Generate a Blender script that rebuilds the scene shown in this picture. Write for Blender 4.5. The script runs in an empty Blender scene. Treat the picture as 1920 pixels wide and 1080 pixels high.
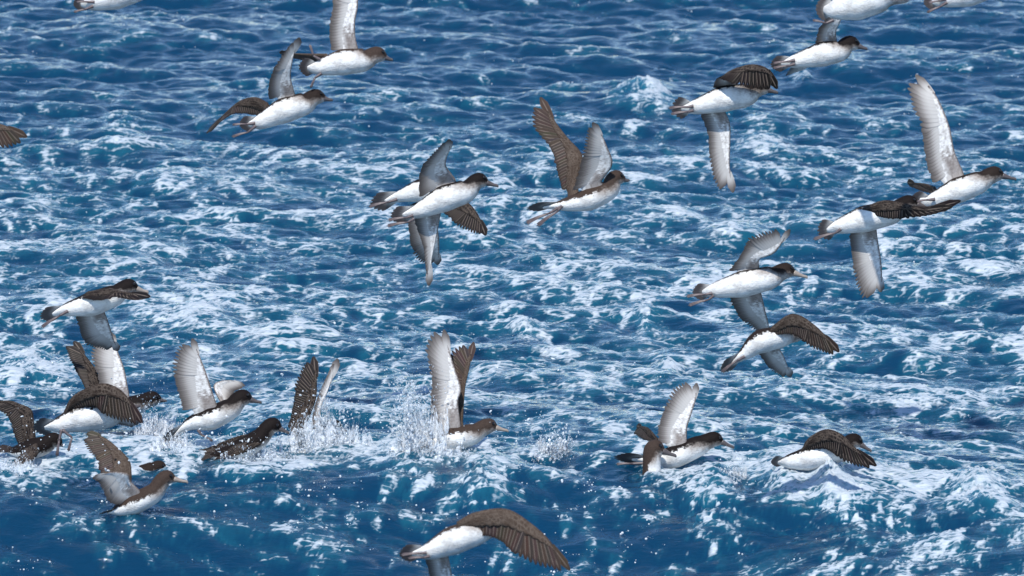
import bpy, math, random
import numpy as np

# ------------------------------------------------------------------ camera, sky, sun, exposure
SC = bpy.context.scene
CAM_H, TILT, LENS = 5.5, math.radians(10.5), 315.0
FPX = 1920 * LENS / 36.0                                   # focal length in photo pixels
cam_d = bpy.data.cameras.new('camera'); cam = bpy.data.objects.new('camera', cam_d)
SC.collection.objects.link(cam)
cam.location = (0, 0, CAM_H); cam.rotation_euler = (math.pi / 2 - TILT, 0, 0)
cam_d.lens = LENS; cam_d.sensor_width = 36; cam_d.clip_start = 0.5; cam_d.clip_end = 20000
SC.camera = cam
cam_d.dof.use_dof = True; cam_d.dof.focus_distance = 27.6; cam_d.dof.aperture_fstop = 11.0
SUN_EL, SUN_AZ = math.radians(57), math.radians(196)       # azimuth clockwise from +Y; the sun stands behind the camera
w = bpy.data.worlds.new('World'); SC.world = w; w.use_nodes = True
nt = w.node_tree; bg = nt.nodes['Background']
sky = nt.nodes.new('ShaderNodeTexSky'); sky.sky_type = 'NISHITA'; sky.sun_disc = False
sky.sun_elevation = SUN_EL; sky.sun_rotation = SUN_AZ
sky.air_density = 1.0; sky.dust_density = 0.0; sky.ozone_density = 3.2; sky.altitude = 1500
nt.links.new(sky.outputs[0], bg.inputs[0]); bg.inputs[1].default_value = 0.15
sd = bpy.data.lights.new('sun', 'SUN'); sd.energy = 3.5; sd.angle = math.radians(0.53); sd.color = (1, 0.955, 0.88)
sun = bpy.data.objects.new('sun', sd); SC.collection.objects.link(sun)
sun.location = (-8, -20, 40)
sun.rotation_euler = (math.pi / 2 - SUN_EL, 0, math.pi - SUN_AZ)
SC.view_settings.view_transform = 'Standard'; SC.view_settings.look = 'None'
SC.view_settings.exposure = 0.4; SC.view_settings.gamma = 1.0; SC.view_settings.use_curve_mapping = False
SC.cycles.max_bounces = 8; SC.cycles.transmission_bounces = 6; SC.cycles.transparent_max_bounces = 8
SC.cycles.sample_clamp_indirect = 6

random.seed(4); rng = np.random.default_rng(11)
C = SC.collection
CT, ST = math.cos(TILT), math.sin(TILT)
AX = np.array([[1, 0, 0], [0, ST, CT], [0, -CT, ST]])       # rows: right, up, toward the camera
def at(px, py, D):
    return np.array([0, 0, CAM_H]) - AX[2] * D + AX[0] * (px - 960) * D / FPX + AX[1] * (540 - py) * D / FPX

# ------------------------------------------------------------------ node helpers
def new_mat(name):
    m = bpy.data.materials.new(name); m.use_nodes = True
    return m, m.node_tree, m.node_tree.nodes['Principled BSDF']
def N(t, typ, **kw):
    n = t.nodes.new(typ)
    for k, v in kw.items():
        if k in n.inputs.keys() if isinstance(k, str) else False: n.inputs[k].default_value = v
        else: setattr(n, k, v)
    return n
def math_n(t, op, a, b=None, c=None, clamp=False):
    n = t.nodes.new('ShaderNodeMath'); n.operation = op; n.use_clamp = clamp
    for i, x in enumerate((a, b, c)):
        if x is None: continue
        if isinstance(x, (int, float)): n.inputs[i].default_value = x
        else: t.links.new(x, n.inputs[i])
    return n.outputs[0]
def sstep(t, x, lo, hi):
    n = t.nodes.new('ShaderNodeMapRange'); n.interpolation_type = 'SMOOTHSTEP'
    t.links.new(x, n.inputs[0]); n.inputs[1].default_value = lo; n.inputs[2].default_value = hi
    return n.outputs[0]
def mixc(t, f, a, b, blend='MIX'):
    n = t.nodes.new('ShaderNodeMix'); n.data_type = 'RGBA'; n.blend_type = blend
    if isinstance(f, (int, float)): n.inputs[0].default_value = f
    else: t.links.new(f, n.inputs[0])
    for i, x in ((6, a), (7, b)):
        if isinstance(x, tuple): n.inputs[i].default_value = (*x, 1)
        else: t.links.new(x, n.inputs[i])
    return n.outputs[2]
def noise(t, scale, detail=3, vec=None, rough=0.55):
    n = t.nodes.new('ShaderNodeTexNoise'); n.inputs['Scale'].default_value = scale
    n.inputs['Detail'].default_value = detail; n.inputs['Roughness'].default_value = rough
    if vec is not None: t.links.new(vec, n.inputs['Vector'])
    return n.outputs[0]
def attr(t, name):
    n = t.nodes.new('ShaderNodeAttribute'); n.attribute_name = name; return n.outputs['Fac']
def objpos(t): return t.nodes.new('ShaderNodeTexCoord').outputs['Object']

# ------------------------------------------------------------------ the sea: one displaced sheet out to the horizon
NT, LT = 2048, 16.0
k1 = np.fft.fftfreq(NT, LT / NT) * 2 * math.pi
KX, KY = np.meshgrid(k1, k1, indexing='xy'); KK = np.hypot(KX, KY); KK[0, 0] = 1
def white(): return np.fft.fft2(rng.standard_normal((NT, NT)))
def band(lmax, lmin, slope=1.0, ax=1.0, ay=1.0):
    k = np.hypot(KX * ax, KY * ay); k[0, 0] = 1
    f = k ** (-slope) * np.exp(-(2 * math.pi / lmax / k) ** 4) * np.exp(-(k * lmin / 2 / math.pi) ** 2); f[0, 0] = 0
    g = np.real(np.fft.ifft2(white() * f)); return g / g.std()
# wind sea: equal slope in each octave, crests lying across the view with some spread
wind = math.radians(-104)
cosd = (KX * math.cos(wind) + KY * math.sin(wind)) / KK
spread = 0.30 + 0.70 * np.abs(cosd) ** 2.2
def octave(lmax, lmin, rms_slope):
    f = KK ** -2.0 * spread * np.exp(-(2 * math.pi / lmax / KK) ** 4) * np.exp(-(KK * lmin / 2 / math.pi) ** 4); f[0, 0] = 0
    F = white() * f
    s = math.sqrt((np.abs(F * KK) ** 2).sum()) / NT ** 2
    return F * (rms_slope / s)
HF = octave(1.7, 0.42, 0.070) + octave(0.42, 0.14, 0.185) + octave(0.14, 0.045, 0.20)
Hh = np.real(np.fft.ifft2(HF)); Dx = np.real(np.fft.ifft2(-1j * KX / KK * HF)); Dy = np.real(np.fft.ifft2(-1j * KY / KK * HF))
CHOP = 0.85
def samp(F, x, y):
    u = (x / LT * NT) % NT; v = (y / LT * NT) % NT
    i = np.floor(u).astype(int); j = np.floor(v).astype(int); fu = u - i; fv = v - j
    i %= NT; j %= NT; i2 = (i + 1) % NT; j2 = (j + 1) % NT
    return (F[j, i] * (1 - fu) + F[j, i2] * fu) * (1 - fv) + (F[j2, i] * (1 - fu) + F[j2, i2] * fu) * fv
def ss(a, b, x):
    t = np.clip((x - a) / (b - a), 0, 1); return t * t * (3 - 2 * t)

# the breaking ridge in the foreground: crest line followed across the picture
RA = 0.13
def plane_pt(px, py, z):
    d = -AX[2] + AX[0] * (px - 960) / FPX + AX[1] * (540 - py) / FPX
    return np.array([0, 0, CAM_H]) + d * (z - CAM_H) / d[2]
_cr = np.array([plane_pt(px, py, RA * 0.95)[:2] for px, py in ((-300, 905), (0, 893), (330, 872), (600, 862), (850, 852), (1200, 868), (1500, 900), (1920, 962), (2300, 1010))])
def ridge(x, y):
    yc = np.interp(x, _cr[:, 0], _cr[:, 1]) + 0.05 * np.sin(x * 2.3 + 1) + 0.03 * np.sin(x * 5.1)
    d = y - yc
    back = RA * np.exp(-(np.maximum(d, 0) / 1.35) ** 2)
    front = -0.09 + (RA + 0.09) * (0.5 + 0.5 * np.cos(np.clip(-d / 1.5, 0, 1) * math.pi))
    rise = 0.09 * ss(1.6, 3.6, -d)
    h = np.where(d > 0, back, front + rise)
    return h * np.exp(-np.maximum(np.abs(x) - 6, 0) ** 2 / 30), d
# foam heaps: (px, py of the peak's foot, width px, depth m, height m)
HEAPS = [(1222, 888, 26, .12, .03), (1478, 893, 34, .24, .045), (1556, 900, 24, .22, .055), (1600, 925, 45, .35, .022), (1838, 938, 50, .3, .050), (1336, 912, 45, .3, .030),
         (1215, 612, 24, .2, .028), (985, 628, 28, .2, .030), (1250, 692, 20, .18, .030), (1195, 176, 34, .22, .045), (1228, 182, 22, .2, .03), (905, 905, 45, .28, .040),
         (60, 688, 55, .3, .03), (385, 580, 50, .28, .022), (1510, 152, 16, .18, .035), (780, 845, 55, .3, .035), (1430, 270, 50, .3, .02), (230, 245, 34, .25, .022)]
CHURN = [(90, 868, 90, .4), (300, 838, 90, .35), (440, 858, 110, .3), (600, 842, 80, .35), (790, 846, 90, .4), (870, 852, 70, .3), (1235, 884, 80, .3), (1520, 905, 110, .4),
         (560, 900, 70, .5), (1010, 845, 90, .3), (30, 690, 90, .4), (1720, 745, 80, .4), (1350, 925, 110, .5), (1640, 960, 140, .6), (1800, 1020, 120, .6), (250, 968, 45, .12), (60, 868, 50, .15), (452, 866, 60, .12), (845, 848, 45, .15), (1262, 886, 50, .15), (1222, 888, 28, .15)]
def base_h(x, y):
    x = np.atleast_1d(np.asarray(x, float)); y = np.atleast_1d(np.asarray(y, float))
    fade = np.exp(-(np.hypot(x, y - 30) / 60) ** 2)
    return samp(Hh, x, y) * fade + ridge(x, y)[0]
_heap_w = []
def water_h(x, y):
    h = base_h(x, y)
    for cx, cy, sx, sy, hh in _heap_w: h = h + hh * np.exp(-(((x - cx) / sx) ** 2 + ((y - cy) / sy) ** 2) ** 0.8)
    return h
def hit_water(px, py, fn=None):
    """first point where the sight line through a photo pixel meets the water"""
    fn = fn or water_h
    d = -AX[2] + AX[0] * (px - 960) / FPX + AX[1] * (540 - py) / FPX
    D = np.linspace(21, 46, 3200)
    P = np.array([0, 0, CAM_H]) + D[:, None] * d
    below = P[:, 2] < fn(P[:, 0], P[:, 1])
    i = int(np.argmax(below)) if below.any() else len(D) - 1
    return P[i], D[i]
for px, py, wpx, dep, hh in HEAPS:
    p, D = hit_water(px, py, base_h)
    _heap_w.append((p[0], p[1], wpx * D / FPX, dep, hh))

def axis(lo, hi, step, far, g):
    core = np.arange(lo, hi + step / 2, step)
    up = []; s = step; v = core[-1]
    while v < far: s *= g; v += s; up.append(v)
    dn = []; s = step; v = core[0]
    while v > -far: s *= g; v -= s; dn.append(v)
    return np.concatenate([dn[::-1], core, up])
xs = axis(-2.35, 2.35, 0.0062, 4000, 1.16)
ys = axis(23.6, 37.6, 0.0150, 6000, 1.16)
GX, GY = np.meshgrid(xs, ys, indexing='xy'); nx, ny = len(xs), len(ys)
x0, y0 = GX.ravel(), GY.ravel()
fade = np.exp(-(np.hypot(x0, y0 - 30) / 60) ** 2)
rh, rd = ridge(x0, y0)
hh0 = samp(Hh, x0, y0) * fade
# foam coverage
wxf, wyf = band(1.8, 0.4, 1.8), band(1.8, 0.4, 1.8)
patch = band(0.95, 0.10, 1.0, 0.46, 1.0); cell = band(0.23, 0.05, 1.3, 0.40, 1.0); cell2 = band(0.10, 0.032, 1.3, 0.42, 1.0); fine = band(0.10, 0.018, 0.8, 0.7, 1.0)
qx = x0 + 0.07 * samp(wxf, x0, y0); qy = y0 + 0.06 * samp(wyf, x0, y0)
pf = samp(patch, qx, qy); c1 = samp(cell, qx, qy); c2 = samp(cell2, qx + 0.04 * c1, qy); ff = samp(fine, x0, y0)
net = np.clip(1 - np.abs(c1) / 0.30, 0, 1) * 0.34 + ss(0.35, 1.3, c1) * 0.45 + np.clip(1 - np.abs(c2) / 0.40, 0, 1) * 0.25 + ss(0.5, 1.4, c2) * 0.20
bias = -0.36 + 0.58 * (1 - ss(32.0, 34.2, y0)) + 0.10 * ss(26.5, 28.5, y0) * (1 - ss(30.5, 32.0, y0))
face = ss(0.02, 0.30, -rd)
bias = bias - face * (0.40 - 0.30 * ss(0.4, 1.3, x0)) + face * 0.35 * (net - 0.4)
bias = bias + 0.42 * np.exp(-((rd - 0.16) / 0.20) ** 2) * (1 - 0.55 * ss(-0.1, 0.25, -rd))
crest = np.clip(hh0 / Hh.std(), -2, 2.5)
fm = 0.30 * pf + 0.16 * crest + bias + 0.80 * net - 0.20 + 0.05 * ff
heap_h = np.zeros_like(x0)
for cx, cy, sx, sy, h_ in _heap_w:
    r2 = ((x0 - cx) / sx) ** 2 + ((y0 - cy) / sy) ** 2
    g = np.exp(-r2 ** 0.8); m = g > 0.004
    lump = 1 + 0.10 * np.clip(c2[m], -1.5, 1.5) + 0.03 * ff[m]
    heap_h[m] += h_ * g[m] * lump
    fm[m] += 1.0 * np.exp(-r2[m] / 0.9) * (0.6 + 0.5 * net[m])
for px, py, wpx, dep in CHURN:
    p_, D_ = hit_water(px, py); r2 = ((x0 - p_[0]) / (wpx * D_ / FPX)) ** 2 + ((y0 - p_[1]) / dep) ** 2
    m = r2 < 9; fm[m] += 0.55 * np.exp(-r2[m]) * (0.3 + 0.9 * net[m])
foam = ss(-0.15, 1.25, fm)
aer = ss(-0.55, 0.75, fm - 0.45 * net)
zz = hh0 + rh + heap_h + foam * (0.006 + 0.0012 * np.clip(ff, -2, 2)) * fade
XX = x0 + CHOP * samp(Dx, x0, y0) * fade; YY = y0 + CHOP * samp(Dy, x0, y0) * fade
co = np.stack([XX, YY, zz], 1).astype(np.float32)
me = bpy.data.meshes.new('sea')
idx = np.arange(nx * ny).reshape(ny, nx)
q = np.stack([idx[:-1, :-1], idx[:-1, 1:], idx[1:, 1:], idx[1:, :-1]], -1).reshape(-1, 4)
me.vertices.add(nx * ny); me.vertices.foreach_set('co', co.ravel())
me.loops.add(q.size); me.loops.foreach_set('vertex_index', q.ravel().astype(np.int32))
me.polygons.add(len(q)); me.polygons.foreach_set('loop_start', (np.arange(len(q)) * 4).astype(np.int32))
me.polygons.foreach_set('use_smooth', np.ones(len(q), bool))
for nm, a in (('foam', foam), ('aeration', aer)):
    t_ = me.attributes.new(nm, 'FLOAT', 'POINT'); t_.data.foreach_set('value', a.astype(np.float32))
me.update()
sea = bpy.data.objects.new('sea', me); C.objects.link(sea); sea['kind'] = 'structure'
sea['label'] = 'choppy blue sea streaked with white foam'

m, t, P = new_mat('sea_water')
pos = objpos(t)
fa, ae = attr(t, 'foam'), attr(t, 'aeration')
stn = t.nodes.new('ShaderNodeMapping'); stn.inputs['Scale'].default_value = (0.35, 1.0, 1.0); t.links.new(pos, stn.inputs[0]); pst = stn.outputs[0]
n1, n2 = noise(t, 30, 5, pst, 0.62), noise(t, 90, 3, pst, 0.6)
def lace(scale, warp):
    wv = t.nodes.new('ShaderNodeTexNoise'); wv.inputs['Scale'].default_value = scale * 0.8; wv.inputs['Detail'].default_value = 3; t.links.new(pl, wv.inputs['Vector'])
    ad = t.nodes.new('ShaderNodeVectorMath'); ad.operation = 'MULTIPLY_ADD'; t.links.new(wv.outputs['Color'], ad.inputs[0]); ad.inputs[1].default_value = (warp,) * 3; t.links.new(pl, ad.inputs[2])
    v = t.nodes.new('ShaderNodeTexVoronoi'); v.feature = 'DISTANCE_TO_EDGE'; v.inputs['Scale'].default_value = scale; t.links.new(ad.outputs[0], v.inputs['Vector'])
    return math_n(t, 'SUBTRACT', 1.0, sstep(t, v.outputs['Distance'], 0.0, 0.26))
sl = t.nodes.new('ShaderNodeMapping'); sl.inputs['Scale'].default_value = (0.55, 1.0, 0.6); t.links.new(pos, sl.inputs[0]); pl = sl.outputs[0]
lc = math_n(t, 'ADD', math_n(t, 'MULTIPLY', lace(18, 0.06), 0.55), math_n(t, 'MULTIPLY', lace(44, 0.025), 0.45))
fx = math_n(t, 'ADD', fa, math_n(t, 'ADD', math_n(t, 'MULTIPLY', math_n(t, 'SUBTRACT', lc, 0.42), 1.05), math_n(t, 'ADD', math_n(t, 'MULTIPLY', math_n(t, 'SUBTRACT', n1, 0.5), 0.55), math_n(t, 'MULTIPLY', math_n(t, 'SUBTRACT', n2, 0.5), 0.35))))
cover = math_n(t, 'MULTIPLY', sstep(t, fx, 0.42, 1.24), sstep(t, fa, 0.0, 0.2))
water = mixc(t, ae, (0.0022, 0.033, 0.078), (0.008, 0.084, 0.132))
foamc = mixc(t, sstep(t, n2, 0.3, 0.7), (0.38, 0.45, 0.52), (0.60, 0.645, 0.68))
t.links.new(water, P.inputs['Base Color']); P.inputs['Roughness'].default_value = 0.035
P.inputs['IOR'].default_value = 1.333
P.subsurface_method = 'BURLEY'; P.inputs['Subsurface Radius'].default_value = (0.5, 0.9, 1.0); P.inputs['Subsurface Scale'].default_value = 0.2
P.inputs['Subsurface Weight'].default_value = 1.0
PF = t.nodes.new('ShaderNodeBsdfPrincipled'); t.links.new(foamc, PF.inputs['Base Color']); PF.inputs['Roughness'].default_value = 0.55; PF.inputs['IOR'].default_value = 1.25
mx = t.nodes.new('ShaderNodeMixShader'); t.links.new(math_n(t, 'MULTIPLY', cover, 0.90), mx.inputs[0])
t.links.new(P.outputs[0], mx.inputs[1]); t.links.new(PF.outputs[0], mx.inputs[2])
t.links.new(mx.outputs[0], [n for n in t.nodes if n.type == 'OUTPUT_MATERIAL'][0].inputs[0])
bmp = t.nodes.new('ShaderNodeBump'); bmp.inputs['Strength'].default_value = 0.55; bmp.inputs['Distance'].default_value = 0.010
rip = math_n(t, 'ADD', noise(t, 36, 4, pst, 0.6), math_n(t, 'MULTIPLY', math_n(t, 'MULTIPLY', n2, fa), 0.6))
t.links.new(rip, bmp.inputs['Height']); t.links.new(bmp.outputs[0], P.inputs['Normal']); t.links.new(bmp.outputs[0], PF.inputs['Normal'])
me.materials.append(m)

# ------------------------------------------------------------------ bird materials
def tone(t):
    n = t.nodes.new('ShaderNodeObjectInfo'); return n.outputs['Color']
m, t, P = new_mat('body_plumage')
pos = objpos(t); do, al = attr(t, 'dorsal'), attr(t, 'along')
nz = noise(t, 55, 4, pos); nf = noise(t, 210, 3, pos)
edge = math_n(t, 'ADD', do, math_n(t, 'ADD', math_n(t, 'MULTIPLY', math_n(t, 'SUBTRACT', nz, 0.5), 0.9), math_n(t, 'MULTIPLY', math_n(t, 'SUBTRACT', nf, 0.5), 0.6)))
hd_ = math_n(t, 'SUBTRACT', 1.0, sstep(t, al, 0.25, 0.45))
dark = sstep(t, math_n(t, 'MULTIPLY', edge, math_n(t, 'SUBTRACT', 1.0, math_n(t, 'MULTIPLY', hd_, 0.65))), -0.14, 0.12)
brown = mixc(t, nf, (0.030, 0.022, 0.019), (0.085, 0.062, 0.050)); brown = mixc(t, 1.0, brown, tone(t), 'MULTIPLY')
sv = t.nodes.new('ShaderNodeMapping'); sv.inputs['Scale'].default_value = (0.5, 1, 1); t.links.new(pos, sv.inputs[0]); nb = noise(t, 38, 5, sv.outputs[0], 0.7)
whitec = mixc(t, sstep(t, nb, 0.32, 0.62), (0.56, 0.545, 0.52), (0.83, 0.82, 0.79))
grey = mixc(t, 0.5, brown, (0.55, 0.48, 0.43))
smudge = math_n(t, 'MULTIPLY', math_n(t, 'SUBTRACT', 1.0, sstep(t, al, 0.30, 0.50)), sstep(t, edge, -0.95, -0.10))
c_ = mixc(t, smudge, whitec, grey); c_ = mixc(t, dark, c_, brown)
t.links.new(c_, P.inputs['Base Color']); P.inputs['Roughness'].default_value = 0.7; P.inputs['Specular IOR Level'].default_value = 0.12
b = t.nodes.new('ShaderNodeBump'); b.inputs['Strength'].default_value = 0.5; b.inputs['Distance'].default_value = 0.004
t.links.new(math_n(t, 'ADD', nf, nz), b.inputs['Height']); t.links.new(b.outputs[0], P.inputs['Normal'])
M_BODY = m

def uv(t):
    n = t.nodes.new('ShaderNodeUVMap'); n.uv_map = 'UVMap'; s = t.nodes.new('ShaderNodeSeparateXYZ'); t.links.new(n.outputs[0], s.inputs[0])
    return n.outputs[0], s.outputs[0], s.outputs[1]
def scaled(t, vec, sx, sy):
    n = t.nodes.new('ShaderNodeMapping'); n.inputs['Scale'].default_value = (sx, sy, 1); t.links.new(vec, n.inputs[0]); return n.outputs[0]
def feather_relief(t, P, h, s=0.3):
    b = t.nodes.new('ShaderNodeBump'); b.inputs['Strength'].default_value = s; b.inputs['Distance'].default_value = 0.003
    t.links.new(h, b.inputs['Height']); t.links.new(b.outputs[0], P.inputs['Normal'])
# wing coverts, upper side: dark brown with scalloped paler edges
m, t, P = new_mat('wing_upper_coverts')
vec, u_, v_ = uv(t)
vor = t.nodes.new('ShaderNodeTexVoronoi'); vor.feature = 'DISTANCE_TO_EDGE'; vor.inputs['Scale'].default_value = 1.0
t.links.new(scaled(t, vec, 34, 9), vor.inputs['Vector'])
edge = math_n(t, 'SUBTRACT', 1.0, sstep(t, vor.outputs['Distance'], 0.02, 0.22))
nz = noise(t, 1, 4, scaled(t, vec, 60, 14)); nl = noise(t, 1, 2, scaled(t, vec, 7, 4))
cc = mixc(t, nz, (0.040, 0.030, 0.024), (0.110, 0.080, 0.060))
cc = mixc(t, 1.0, cc, tone(t), 'MULTIPLY')
row = math_n(t, 'FRACT', math_n(t, 'MULTIPLY', math_n(t, 'ADD', v_, math_n(t, 'MULTIPLY', math_n(t, 'SUBTRACT', nz, 0.5), 0.10)), 8.0))
cc = mixc(t, math_n(t, 'MULTIPLY', sstep(t, row, 0.70, 0.95), 0.35), cc, (0.15, 0.115, 0.09))
cc = mixc(t, math_n(t, 'MULTIPLY', math_n(t, 'MULTIPLY', edge, sstep(t, nl, 0.3, 0.65)), 0.5), cc, (0.16, 0.125, 0.10))
t.links.new(cc, P.inputs['Base Color']); P.inputs['Roughness'].default_value = 0.6; P.inputs['Specular IOR Level'].default_value = 0.14
feather_relief(t, P, math_n(t, 'ADD', math_n(t, 'ADD', vor.outputs['Distance'], nz), row), 0.5); M_CU = m
# underwing lining: white, brown along the leading edge and at the armpit
m, t, P = new_mat('wing_lining')
vec, u_, v_ = uv(t)
nz = noise(t, 1, 4, scaled(t, vec, 46, 10)); nl = noise(t, 1, 3, scaled(t, vec, 12, 5))
wob = math_n(t, 'MULTIPLY', math_n(t, 'SUBTRACT', nz, 0.5), 0.16)
lead = math_n(t, 'SUBTRACT', 1.0, sstep(t, math_n(t, 'ADD', v_, wob), 0.03, 0.13))
pit = math_n(t, 'MULTIPLY', math_n(t, 'SUBTRACT', 1.0, sstep(t, math_n(t, 'ADD', u_, math_n(t, 'MULTIPLY', wob, 2.0)), 0.13, 0.27)), math_n(t, 'SUBTRACT', 1.0, sstep(t, v_, 0.38, 0.60)))
mk = math_n(t, 'MAXIMUM', math_n(t, 'MULTIPLY', lead, 0.92), math_n(t, 'MULTIPLY', pit, 0.72), clamp=True)
lin = mixc(t, sstep(t, math_n(t, 'ADD', math_n(t, 'MULTIPLY', nl, 0.6), math_n(t, 'MULTIPLY', nz, 0.4)), 0.34, 0.62), (0.40, 0.375, 0.355), (0.78, 0.77, 0.75))
cc = mixc(t, mk, lin, mixc(t, nz, (0.060, 0.045, 0.040), (0.23, 0.175, 0.15)))
t.links.new(cc, P.inputs['Base Color']); P.inputs['Roughness'].default_value = 0.6; P.inputs['Specular IOR Level'].default_value = 0.25
feather_relief(t, P, nz, 0.25); M_CL = m
# flight feathers, upper side: dark with pale shaft and worn edge
m, t, P = new_mat('feather_upper')
vec, u_, v_ = uv(t)
au = math_n(t, 'ABSOLUTE', math_n(t, 'SUBTRACT', u_, 0.5))
shaft = math_n(t, 'SUBTRACT', 1.0, sstep(t, au, 0.03, 0.10))
rim = sstep(t, au, 0.36, 0.48)
nz = noise(t, 1, 3, scaled(t, vec, 3, 26))
cc = mixc(t, nz, (0.030, 0.022, 0.019), (0.085, 0.062, 0.050))
cc = mixc(t, math_n(t, 'MULTIPLY', sstep(t, v_, 0.72, 1.0), 0.6), cc, (0.022, 0.017, 0.016))
cc = mixc(t, 1.0, cc, tone(t), 'MULTIPLY')
fadev = math_n(t, 'SUBTRACT', 1.0, sstep(t, v_, 0.75, 1.0))
cc = mixc(t, math_n(t, 'MULTIPLY', rim, 0.45), cc, (0.105, 0.082, 0.068))
cc = mixc(t, math_n(t, 'MULTIPLY', math_n(t, 'MULTIPLY', shaft, fadev), 0.50), cc, (0.24, 0.19, 0.155))
t.links.new(cc, P.inputs['Base Color']); P.inputs['Roughness'].default_value = 0.55; P.inputs['Specular IOR Level'].default_value = 0.16; M_FU = m
# flight feathers, underside: silvery grey, darker vane edge and tip
m, t, P = new_mat('feather_under')
vec, u_, v_ = uv(t)
nz = noise(t, 1, 3, scaled(t, vec, 3, 30))
tip = sstep(t, math_n(t, 'ADD', v_, math_n(t, 'MULTIPLY', math_n(t, 'SUBTRACT', nz, 0.5), 0.2)), 0.42, 0.98)
au = math_n(t, 'ABSOLUTE', math_n(t, 'SUBTRACT', u_, 0.5))
cc = mixc(t, nz, (0.22, 0.20, 0.19), (0.36, 0.335, 0.315))
cc = mixc(t, math_n(t, 'MULTIPLY', sstep(t, u_, 0.50, 0.95), 0.7), cc, (0.10, 0.083, 0.076))
cc = mixc(t, math_n(t, 'MULTIPLY', sstep(t, au, 0.33, 0.47), 0.6), cc, (0.13, 0.105, 0.095))
cc = mixc(t, math_n(t, 'MULTIPLY', tip, 0.88), cc, (0.050, 0.040, 0.036))
t.links.new(cc, P.inputs['Base Color']); cc = mixc(t, math_n(t, 'MULTIPLY', math_n(t, 'SUBTRACT', 1.0, sstep(t, v_, 0.2, 0.7)), 0.6), cc, (0.62, 0.605, 0.58))
t.links.new(cc, P.inputs['Base Color']); P.inputs['Roughness'].default_value = 0.55; P.inputs['Specular IOR Level'].default_value = 0.3; M_FL = m
def plain(name, c, rough, var=0.25, scale=90):
    m, t, P = new_mat(name)
    n = noise(t, scale, 3, objpos(t))
    t.links.new(mixc(t, n, tuple(x * (1 - var) for x in c), tuple(min(1, x * (1 + var)) for x in c)), P.inputs['Base Color'])
    P.inputs['Roughness'].default_value = rough
    return m
M_BILL = plain('bill_horn', (0.085, 0.070, 0.068), 0.35)
M_BILLP = plain('bill_horn_pale', (0.30, 0.25, 0.21), 0.4)
M_EYE = plain('eye_black', (0.012, 0.009, 0.008), 0.05, 0.1)
M_FOOT = plain('foot_skin', (0.115, 0.088, 0.090), 0.4, 0.7, 120)
M_WEB = plain('foot_web', (0.085, 0.060, 0.066), 0.4, 0.35, 120)
M_TAILU = M_FU
m, t, P = new_mat('tail_under')
vec, u_, v_ = uv(t); nz = noise(t, 1, 3, scaled(t, vec, 4, 24))
cc = mixc(t, sstep(t, math_n(t, 'ADD', v_, math_n(t, 'MULTIPLY', nz, 0.25)), 0.35, 0.85), mixc(t, nz, (0.50, 0.48, 0.45), (0.68, 0.66, 0.63)), (0.085, 0.07, 0.068))
t.links.new(cc, P.inputs['Base Color']); P.inputs['Roughness'].default_value = 0.6; M_TAILL = m

# ------------------------------------------------------------------ geometry helpers for birds (camera-parallel axes, photo pixels -> metres)
def unit(v): return v / (np.linalg.norm(v) + 1e-9)
def crom(pts, n):
    """centripetal-like Catmull-Rom through pts, n samples evenly spaced along its length"""
    p = np.asarray(pts, float)
    if len(p) == 2: return p[0] + (p[1] - p[0]) * np.linspace(0, 1, n)[:, None]
    a = np.vstack([2 * p[0] - p[1], p, 2 * p[-1] - p[-2]]); out = []
    for i in range(1, len(a) - 2):
        tt = np.linspace(0, 1, 14, endpoint=False)[:, None]
        out.append(0.5 * (2 * a[i] + (a[i + 1] - a[i - 1]) * tt + (2 * a[i - 1] - 5 * a[i] + 4 * a[i + 1] - a[i + 2]) * tt ** 2 + (3 * a[i] - a[i - 1] - 3 * a[i + 1] + a[i + 2]) * tt ** 3))
    out = np.vstack(out + [p[-1:]])
    s = np.concatenate([[0], np.cumsum(np.linalg.norm(np.diff(out, axis=0), axis=1))]); s /= s[-1]
    u = np.linspace(0, 1, n)
    return np.stack([np.interp(u, s, out[:, k]) for k in range(3)], 1)
def link(name, verts, faces, mats, parent=None, smooth=True, slots=None, uvs=None, attrs=None, color=None):
    me = bpy.data.meshes.new(name); me.from_pydata([tuple(v) for v in verts], [], faces)
    for m_ in mats: me.materials.append(m_)
    if slots is not None: me.polygons.foreach_set('material_index', np.asarray(slots, np.int32))
    me.polygons.foreach_set('use_smooth', np.full(len(me.polygons), smooth))
    if uvs is not None:
        l = me.uv_layers.new(name='UVMap'); vi = np.empty(len(me.loops), np.int32); me.loops.foreach_get('vertex_index', vi)
        l.data.foreach_set('uv', np.asarray(uvs, np.float32)[vi].ravel())
    for k, a in (attrs or {}).items():
        t_ = me.attributes.new(k, 'FLOAT', 'POINT'); t_.data.foreach_set('value', np.asarray(a, np.float32))
    me.update()
    o = bpy.data.objects.new(name, me); C.objects.link(o)
    if parent is not None: o.parent = parent
    if color is not None: o.color = (*color, 1)
    return o
def tube(path, radii, seg=8):
    path = np.asarray(path, float); n = len(path); V = []; Fc = []
    tg = np.gradient(path, axis=0); ref = np.array([0.3, 0.2, 0.93])
    for i in range(n):
        a = unit(np.cross(tg[i], ref)); b_ = unit(np.cross(tg[i], a))
        for k in range(seg):
            th = 2 * math.pi * k / seg; V.append(path[i] + radii[i] * (a * math.cos(th) + b_ * math.sin(th)))
    for i in range(n - 1):
        for k in range(seg):
            k2 = (k + 1) % seg; Fc.append((i * seg + k, i * seg + k2, (i + 1) * seg + k2, (i + 1) * seg + k))
    Fc.append(tuple(range(seg))[::-1]); Fc.append(tuple((n - 1) * seg + k for k in range(seg)))
    return V, Fc
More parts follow.
